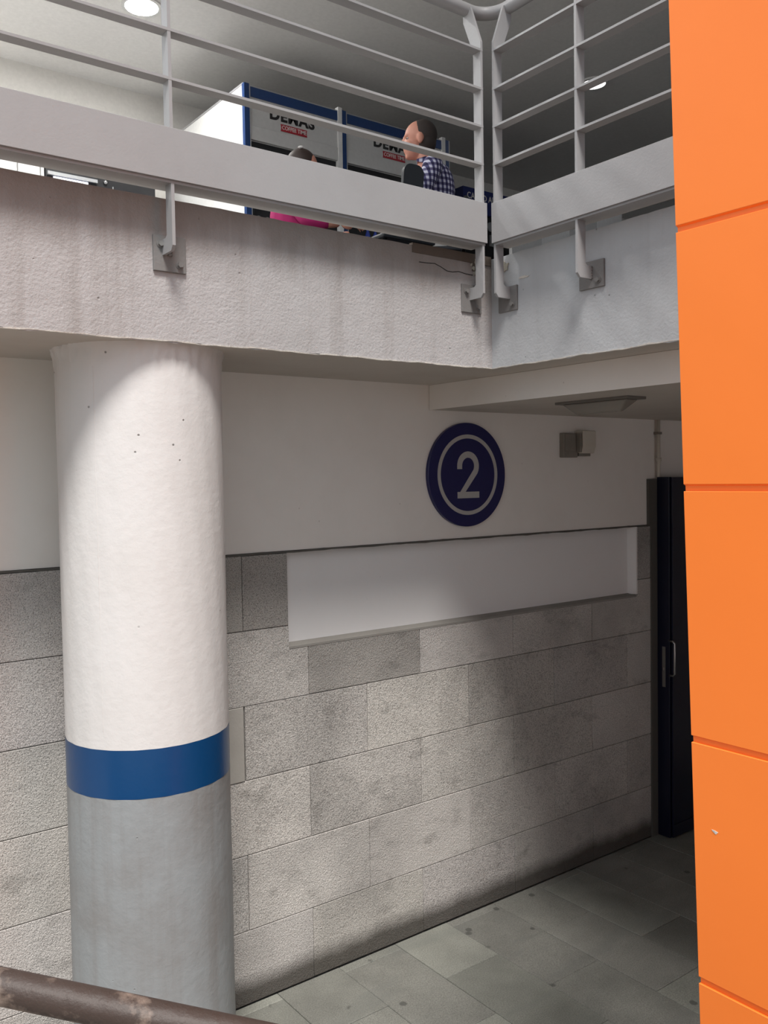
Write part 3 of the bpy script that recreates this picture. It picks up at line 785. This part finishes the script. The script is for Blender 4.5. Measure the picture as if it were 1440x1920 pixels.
MB().box(ax0+.2, ax0+.36, ay0+.012, ay0+.031, ZT+1.2, ZT+1.42).build('screen', 'black', am)

# ---- left: cupboard and black cabinet with lit display
def px(u, v, y): return at(u, v, 1, y)
x0, x1, x2 = px(-60, 300, 7.7).x, px(84, 325, 7.7).x, px(292, 372, 7.7).x
cp = root('white_cupboard', (x0, 7.7, zb), 'low white cupboard with plain doors against the upper back wall', 'cupboard')
MB().box(x0-.3, x1, 7.72, 8.14, zb+.0005, ZT+1.95).build('carcass', 'kiosk_white', cp)
xs = [x0-.3, px(33, 315, 7.7).x, px(76, 324, 7.7).x, x1]
for a, b_ in zip(xs[:-1], xs[1:]): MB().box(a+.005, b_-.005, 7.70, 7.72, zb+.05, ZT+1.93).build('door', 'kiosk_white', cp, bevel=.003)
bk = root('display_cabinet', (x1, 7.7, zb), 'black cabinet with a lit white display beside the white cupboard', 'cabinet')
MB().box(x1+.005, x2, 7.70, 8.15, zb, ZT+1.92).build('carcass', 'black', bk, bevel=.01)
a, b_ = px(100, 325, 7.69), px(165, 343, 7.69)
sd = MB().box(a.x, b_.x, 7.685, 7.703, ZT+1.38, ZT+1.655).build('display', 'screen', bk)
MB().box(a.x-.05, b_.x+.08, 7.675, 7.70, ZT+1.662, ZT+1.69).build('display_hood', 'alu', bk)
a, b_ = px(240, 360, 7.69), px(277, 366, 7.69)
MB().box(a.x, b_.x, 7.68, 7.703, ZT+1.35, ZT+1.60).build('button_panel', 'alu', bk)
a = px(198, 342, 7.69); MB().ball((a.x, 7.69, a.z), (.018, .015, .018), 10, 8).build('knob', 'chrome', bk, smooth=True)
a = px(212, 346, 7.69); MB().box(a.x-.004, a.x+.004, 7.69, 7.702, ZT+1.2, ZT+1.66).build('hinge_strip', 'alu', bk)

# ---- pale partition seen under the short wing's kick plate
pt = root('pale_partition', (6.0, 6.0, zb), 'pale grey panel screen seen beneath the short railing wing', 'screen')
e0, e1 = px(960, 470, 6.0).x, px(1167, 410, 6.0).x
n = 4
for k in range(n): MB().box(e0+(e1-e0)*k/n+.002, e0+(e1-e0)*(k+1)/n-.002, 6.0+.004*(k % 2), 6.04, zb, ZT+(1.55, 1.66, 1.8, 1.92)[k]).build('screen_panel', ['shutter', 'kiosk_white'][k % 2], pt)

# ---- upper lamps
def downlight(x, y, r, mat, label, group, ring=True):
    t = root('downlight', (x, y, ZC), label, 'ceiling light', group)
    MB().lathe([(r*.8, -.012), (r*.8, -.004)], (x, y, ZC), 32).build('diffuser', mat, t)
    MB().lathe([(r*.81, -.016), (r, -.016), (r*1.02, .002), (r*.81, .002), (r*.81, -.016)], (x, y, ZC), 32, caps=False).build('trim_ring', 'kiosk_white', t, smooth=False)
    return t
dl = downlight(2.73, 6.66, .155, 'lamp', 'glowing round downlight in the pale ceiling near the coffee kiosk', None)
for x_, y_, lb in ((1.0, 6.66, 'unseen round downlight added as fill over the low white cupboard by the upper back wall'), (1.0, 4.6, 'unseen round downlight added as fill in the pale ceiling close behind the long railing wing')): downlight(x_, y_, .155, 'lamp', lb, None)  # both lamps are unseen, added to brighten the upper wall and ceiling
downlight(6.70, 5.52, .135, 'lamp2', 'glowing round light in the dark ceiling behind the short railing wing', None)

# ---- table, chairs
tb = root('cafe_table', (3.32, 4.70, zb), 'low round cafe table between the two seated people', 'table')
MB().lathe([(.21, .49), (.215, .50), (.215, .51), (.21, .52)], (3.32, 4.70, zb), 40).build('tabletop', 'wood', tb)
MB().lathe([(.024, .03), (.024, .49)], (3.32, 4.70, zb), 16).build('leg', 'alu', tb, smooth=True)
MB().lathe([(.19, 0), (.19, .015), (.03, .035)], (3.32, 4.70, zb), 32).build('base', 'alu', tb)
def chair(x, y, rz, label, bw=.19, z1=.76):
    t = root('cafe_chair', (x, y, zb), label, 'chair', None, rz)
    R = Matrix.Translation((x, y, zb)) @ Matrix.Rotation(rz, 4, 'Z')
    def put(mb, nm, mat, **k):
        mb.v = [tuple(R @ Vector(v)) for v in mb.v]; return mb.build(nm, mat, t, **k)
    put(MB().box(-.2, .2, -.19, .19, .42, .45), 'seat', 'chair', bevel=.012)
    w_ = bw; r = .05; z0 = .56
    pts = [(-w_, z0), (w_, z0)]+[(w_-r+r*math.cos(a), z1-r+r*math.sin(a)) for a in [i*math.pi/12 for i in range(7)]]+[(-w_+r+r*math.cos(a), z1-r+r*math.sin(a)) for a in [math.pi/2+i*math.pi/12 for i in range(7)]]
    put(MB().prism(pts, lambda p, q, u: (-.19-(q-.45)*.12+u, p, q), -.012, .012), 'backrest', 'chair')
    for s in (-1, 1):
        put(MB().tube([(-.2, s*(w_-.03), .44), (-.215, s*(w_-.03), .66)], .011, 8), 'back_strut', 'black', smooth=True)
        for f in (-1, 1): put(MB().tube([(f*.17, s*.16, .43), (f*.2, s*.18, 0)], .012, 10), 'leg', 'black', smooth=True)
    return t

# ================================================================ PEOPLE
def skin_mesh(pts, edges, rad, sub=2):
    me = bpy.data.meshes.new('tmp'); me.from_pydata(pts, edges, [])
    o = bpy.data.objects.new('tmp', me); col.objects.link(o)
    md = o.modifiers.new('s', 'SKIN'); md.use_smooth_shade = True
    for i, r in enumerate(rad):
        me.skin_vertices[0].data[i].radius = (r, r) if not isinstance(r, tuple) else r
        me.skin_vertices[0].data[i].use_root = (i == 0)
    s = o.modifiers.new('u', 'SUBSURF'); s.levels = sub; s.render_levels = sub
    out = bpy.data.meshes.new_from_object(o.evaluated_get(bpy.context.evaluated_depsgraph_get()))
    bpy.data.objects.remove(o); return out
def fuse(name, meshes, mat, parent, R, voxel=.007, smooth_it=4):
    """one continuous surface out of overlapping shapes"""
    bm = bmesh.new()
    for m in meshes: bm.from_mesh(m)
    me = bpy.data.meshes.new(name); bm.to_mesh(me); bm.free()
    o = bpy.data.objects.new('tmp', me); col.objects.link(o)
    r = o.modifiers.new('r', 'REMESH'); r.mode = 'VOXEL'; r.voxel_size = voxel; r.use_smooth_shade = True
    s = o.modifiers.new('s', 'SMOOTH'); s.iterations = smooth_it; s.factor = .5
    out = bpy.data.meshes.new_from_object(o.evaluated_get(bpy.context.evaluated_depsgraph_get()))
    bpy.data.objects.remove(o); out.name = name
    out.materials.clear(); out.materials.append(M[mat])
    for p in out.polygons: p.use_smooth = True
    ob = bpy.data.objects.new(name, out); col.objects.link(ob); ob.parent = parent
    return ob
def hand(w0, d, side, curl=.5):
    """palm and five fingers from wrist w0 heading along d (local)"""
    d = Vector(d).normalized(); up = Vector((0, 0, 1)); sd = d.cross(up).normalized()*side; up = sd.cross(d).normalized()*side
    ms = []; w0 = Vector(w0)
    pts = [w0, w0+d*.045, w0+d*.085]; ms.append(skin_mesh([tuple(p) for p in pts], [(0, 1), (1, 2)], [(.02, .026), (.016, .04), (.014, .038)], 2))
    for k, ln in enumerate((.07, .078, .074, .058)):
        b0 = w0+d*.08+sd*(-.03+.02*k); p1 = b0+d*ln*.45-up*.004; p2 = b0+d*ln*.75-up*(.010+.02*curl); p3 = b0+d*ln*.95-up*(.02+.045*curl)
        ms.append(skin_mesh([tuple(p) for p in (b0-d*.02, p1, p2, p3)], [(0, 1), (1, 2), (2, 3)], [.009, .0088, .008, .007], 1))
    b0 = w0+d*.03-sd*.03; ms.append(skin_mesh([tuple(p) for p in (b0, b0+d*.035-sd*.022-up*.01, b0+d*.065-sd*.026-up*.018)], [(0, 1), (1, 2)], [.011, .0095, .008], 1))
    return ms
def person(name, loc, rz, label, hc, shirt, trousers, hair, female=False, sleeves_long=True, arms=None, knee=(.42, .50), ank=.40):
    """hc: head centre in the local frame (x forward, y left, z up), origin on the floor below the pelvis"""
    t = root(name, loc, label, 'person', None, rz)
    hx, hy, hz = hc
    sh = .185 if female else .215
    sx, sz = hx-.085, hz-.195
    pel = (-.02, 0, .52)
    che = (sx*.75, 0, sz-.10)
    torso_p = [pel, (pel[0]*.5+che[0]*.5, 0, (pel[2]+che[2])/2), che, (sx, 0, sz+.0), (hx-.045, 0, hz-.13), (hx-.02, 0, hz-.06)]
    torso_r = [(.15, .17), (.115, .15), (.125, .175), (.085, .13), .052, .05]
    bm_ = [skin_mesh(torso_p, [(i, i+1) for i in range(5)], torso_r)]
    shirt_m = [skin_mesh(torso_p[:4]+[(hx-.06, 0, hz-.145)], [(i, i+1) for i in range(4)], [(.168, .185), (.132, .165), (.14, .185), (.098, .14), .062])]
    limbs_skin, sleeve = [], []
    for s, (el, wr) in zip((1, -1), arms):
        S = (sx-.005, s*sh*.86, sz-.01)
        limbs_skin.append(skin_mesh([(sx, s*.09, sz), S, el, tuple((Vector(el)+Vector(wr))/2), wr], [(0, 1), (1, 2), (2, 3), (3, 4)], [.05, .052, .04, .04, .026]))
        sleeve.append(skin_mesh([(sx, s*.08, sz-.005), S, tuple((Vector(S)+Vector(el))/2), el, tuple(Vector(el)*.25+Vector(wr)*.75)], [(0, 1), (1, 2), (2, 3), (3, 4)], [.07, .07, .06, .054, .043]))
        dd = (Vector(wr)-Vector(el)).normalized(); dd = Vector((dd.x, dd.y, dd.z*.3))
        limbs_skin += hand(wr, dd, s)
    # head
    h = MB()
    h.ball((hx-.015, 0, hz+.03), (.098, .077, .092), 28, 18)
    h.ball((hx+.03, 0, hz-.04), (.064, .056, .078), 24, 16)
    h.ball((hx+.058, 0, hz-.098), (.026, .026, .02), 14, 10)
    h.ball((hx+.066, 0, hz+.022), (.026, .052, .014), 16, 10)
    h.ball((hx+.096, 0, hz-.018), (.019, .013, .026), 14, 10)
    h.ball((hx+.083, 0, hz+.004), (.015, .010, .026), 12, 10)
    h.ball((hx+.077, 0, hz-.063), (.016, .024, .008), 12, 8)
    for s in (1, -1):
        h.ball((hx-.012, s*.078, hz-.012), (.02, .012, .034), 14, 10)
        h.ball((hx+.052, s*.038, hz-.035), (.024, .018, .018), 12, 8)
    hm = h.mesh('tmp')
    legs = []; pant = []
    for s in (1, -1):
        legs.append(skin_mesh([(0, s*.09, .52), (knee[0], s*.1, knee[1]), (ank, s*.1, .09), (ank+.02, s*.1, .055), (ank+.14, s*.115, .045)], [(0, 1), (1, 2), (2, 3), (3, 4)], [.085, .058, .036, .034, .03]))
        pant.append(skin_mesh([(-.04, s*.085, .53), ((knee[0]-.04)/2, s*.095, (.53+knee[1])/2), (knee[0]+.01, s*.1, knee[1]+.005), ((knee[0]+ank)/2+.005, s*.1, knee[1]*.6), (ank, s*.1, .10)], [(0, 1), (1, 2), (2, 3), (3, 4)], [.12, .092, .074, .062, .055]))
    body = fuse('body', bm_+limbs_skin+[hm]+legs, 'skin', t, None, .0065)
    fuse('shirt', shirt_m+sleeve, shirt, t, None, .009)
    fuse('trousers', pant, trousers, t, None, .012)
    for s in (1, -1):
        MB().ball((ank+.10, s*.11, .045), (.13, .05, .042), 18, 12).build('shoe', 'black', None, smooth=True).parent = t
        e = MB().ball((hx+.062, s*.033, hz+.004), (.012, .012, .009), 12, 8).build('eye', 'eye', None, smooth=True); e.parent = t
        MB().ball((hx+.0725, s*.033, hz+.004), (.004, .006, .006), 8, 6).build('iris', 'hair_dark', None, smooth=True).parent = e
    hb = MB()
    if female:
        hb.ball((hx-.026, 0, hz+.034), (.102, .086, .102), 26, 16); hb.ball((hx-.06, 0, hz-.06), (.07, .075, .11), 22, 14)
        hh = fuse('hair', [hb.mesh('tmp')], hair, t, None, .007)
        MB().ball((hx-.02, -.05, hz+.128), (.02, .012, .008), 10, 8).build('hair_clip', 'cap_white', None, smooth=True).parent = t
    else:
        hb.ball((hx-.03, 0, hz+.034), (.0905, .0805, .0945), 28, 18); hb.ball((hx-.045, 0, hz-.015), (.068, .071, .075), 22, 14)
        fuse('hair', [hb.mesh('tmp')], hair, t, None, .006)
        MB().add([(hx-.03, -.055, hz-.155), (hx-.03, .055, hz-.155), (hx+.01, .05, hz-.145), (hx+.01, -.05, hz-.145), (hx-.05, -.06, hz-.115), (hx-.05, .06, hz-.115), (hx+.012, .05, hz-.13), (hx+.012, -.05, hz-.13)],
                 [(0, 1, 5, 4), (1, 2, 6, 5), (2, 3, 7, 6), (3, 0, 4, 7)]).build('collar', shirt, None).parent = t
    return t
hm_ = at(784, 264, 1, 4.31)
ANG_L = math.atan2(.62, -.78)
fwd = Vector((math.cos(ANG_L), math.sin(ANG_L), 0))
mh = (.02, 0, hm_.z-zb)
mloc = Vector((hm_.x, hm_.y, 0))-fwd*.02
person('person', (mloc.x, mloc.y, zb), ANG_L, 'person in a blue checked shirt sitting in profile behind the railing', mh, 'plaid', 'denim', 'hair_dark',
       arms=(((.02, .26, mh[2]-.44), (.12, .13, .80)), ((.04, -.24, mh[2]-.44), (.13, -.09, .81))), knee=(.2, .46), ank=.08)
hw_ = at(572, 306, 1, 5.05)
ANG_R = math.atan2(-.62, .78)
fwd = Vector((math.cos(ANG_R), math.sin(ANG_R), 0))
wh = (.07, 0, hw_.z-zb-.04)
wloc = Vector((hw_.x, hw_.y, 0))-fwd*.07
person('person', (wloc.x, wloc.y, zb), ANG_R, 'person in a bright pink top sitting low behind the kick plate, arm reaching forward', wh, 'pink', 'denim', 'hair_brown', female=True,
       arms=(((.10, .21, .72), (.28, .14, .70)), ((.10, -.235, .705), (.315, -.20, .69))))
chair(mloc.x+.03, mloc.y-.02, ANG_L, 'dark cafe chair under the person in the checked shirt')
chair(wloc.x-.03, wloc.y+.02, ANG_R, 'dark cafe chair under the person in the pink top')
cc = at(771, 330, 1, 4.02)
chair(cc.x-.005, cc.y+.20, math.radians(88), 'empty dark cafe chair, its rounded backrest showing in front of the checked shirt', .072, .845)
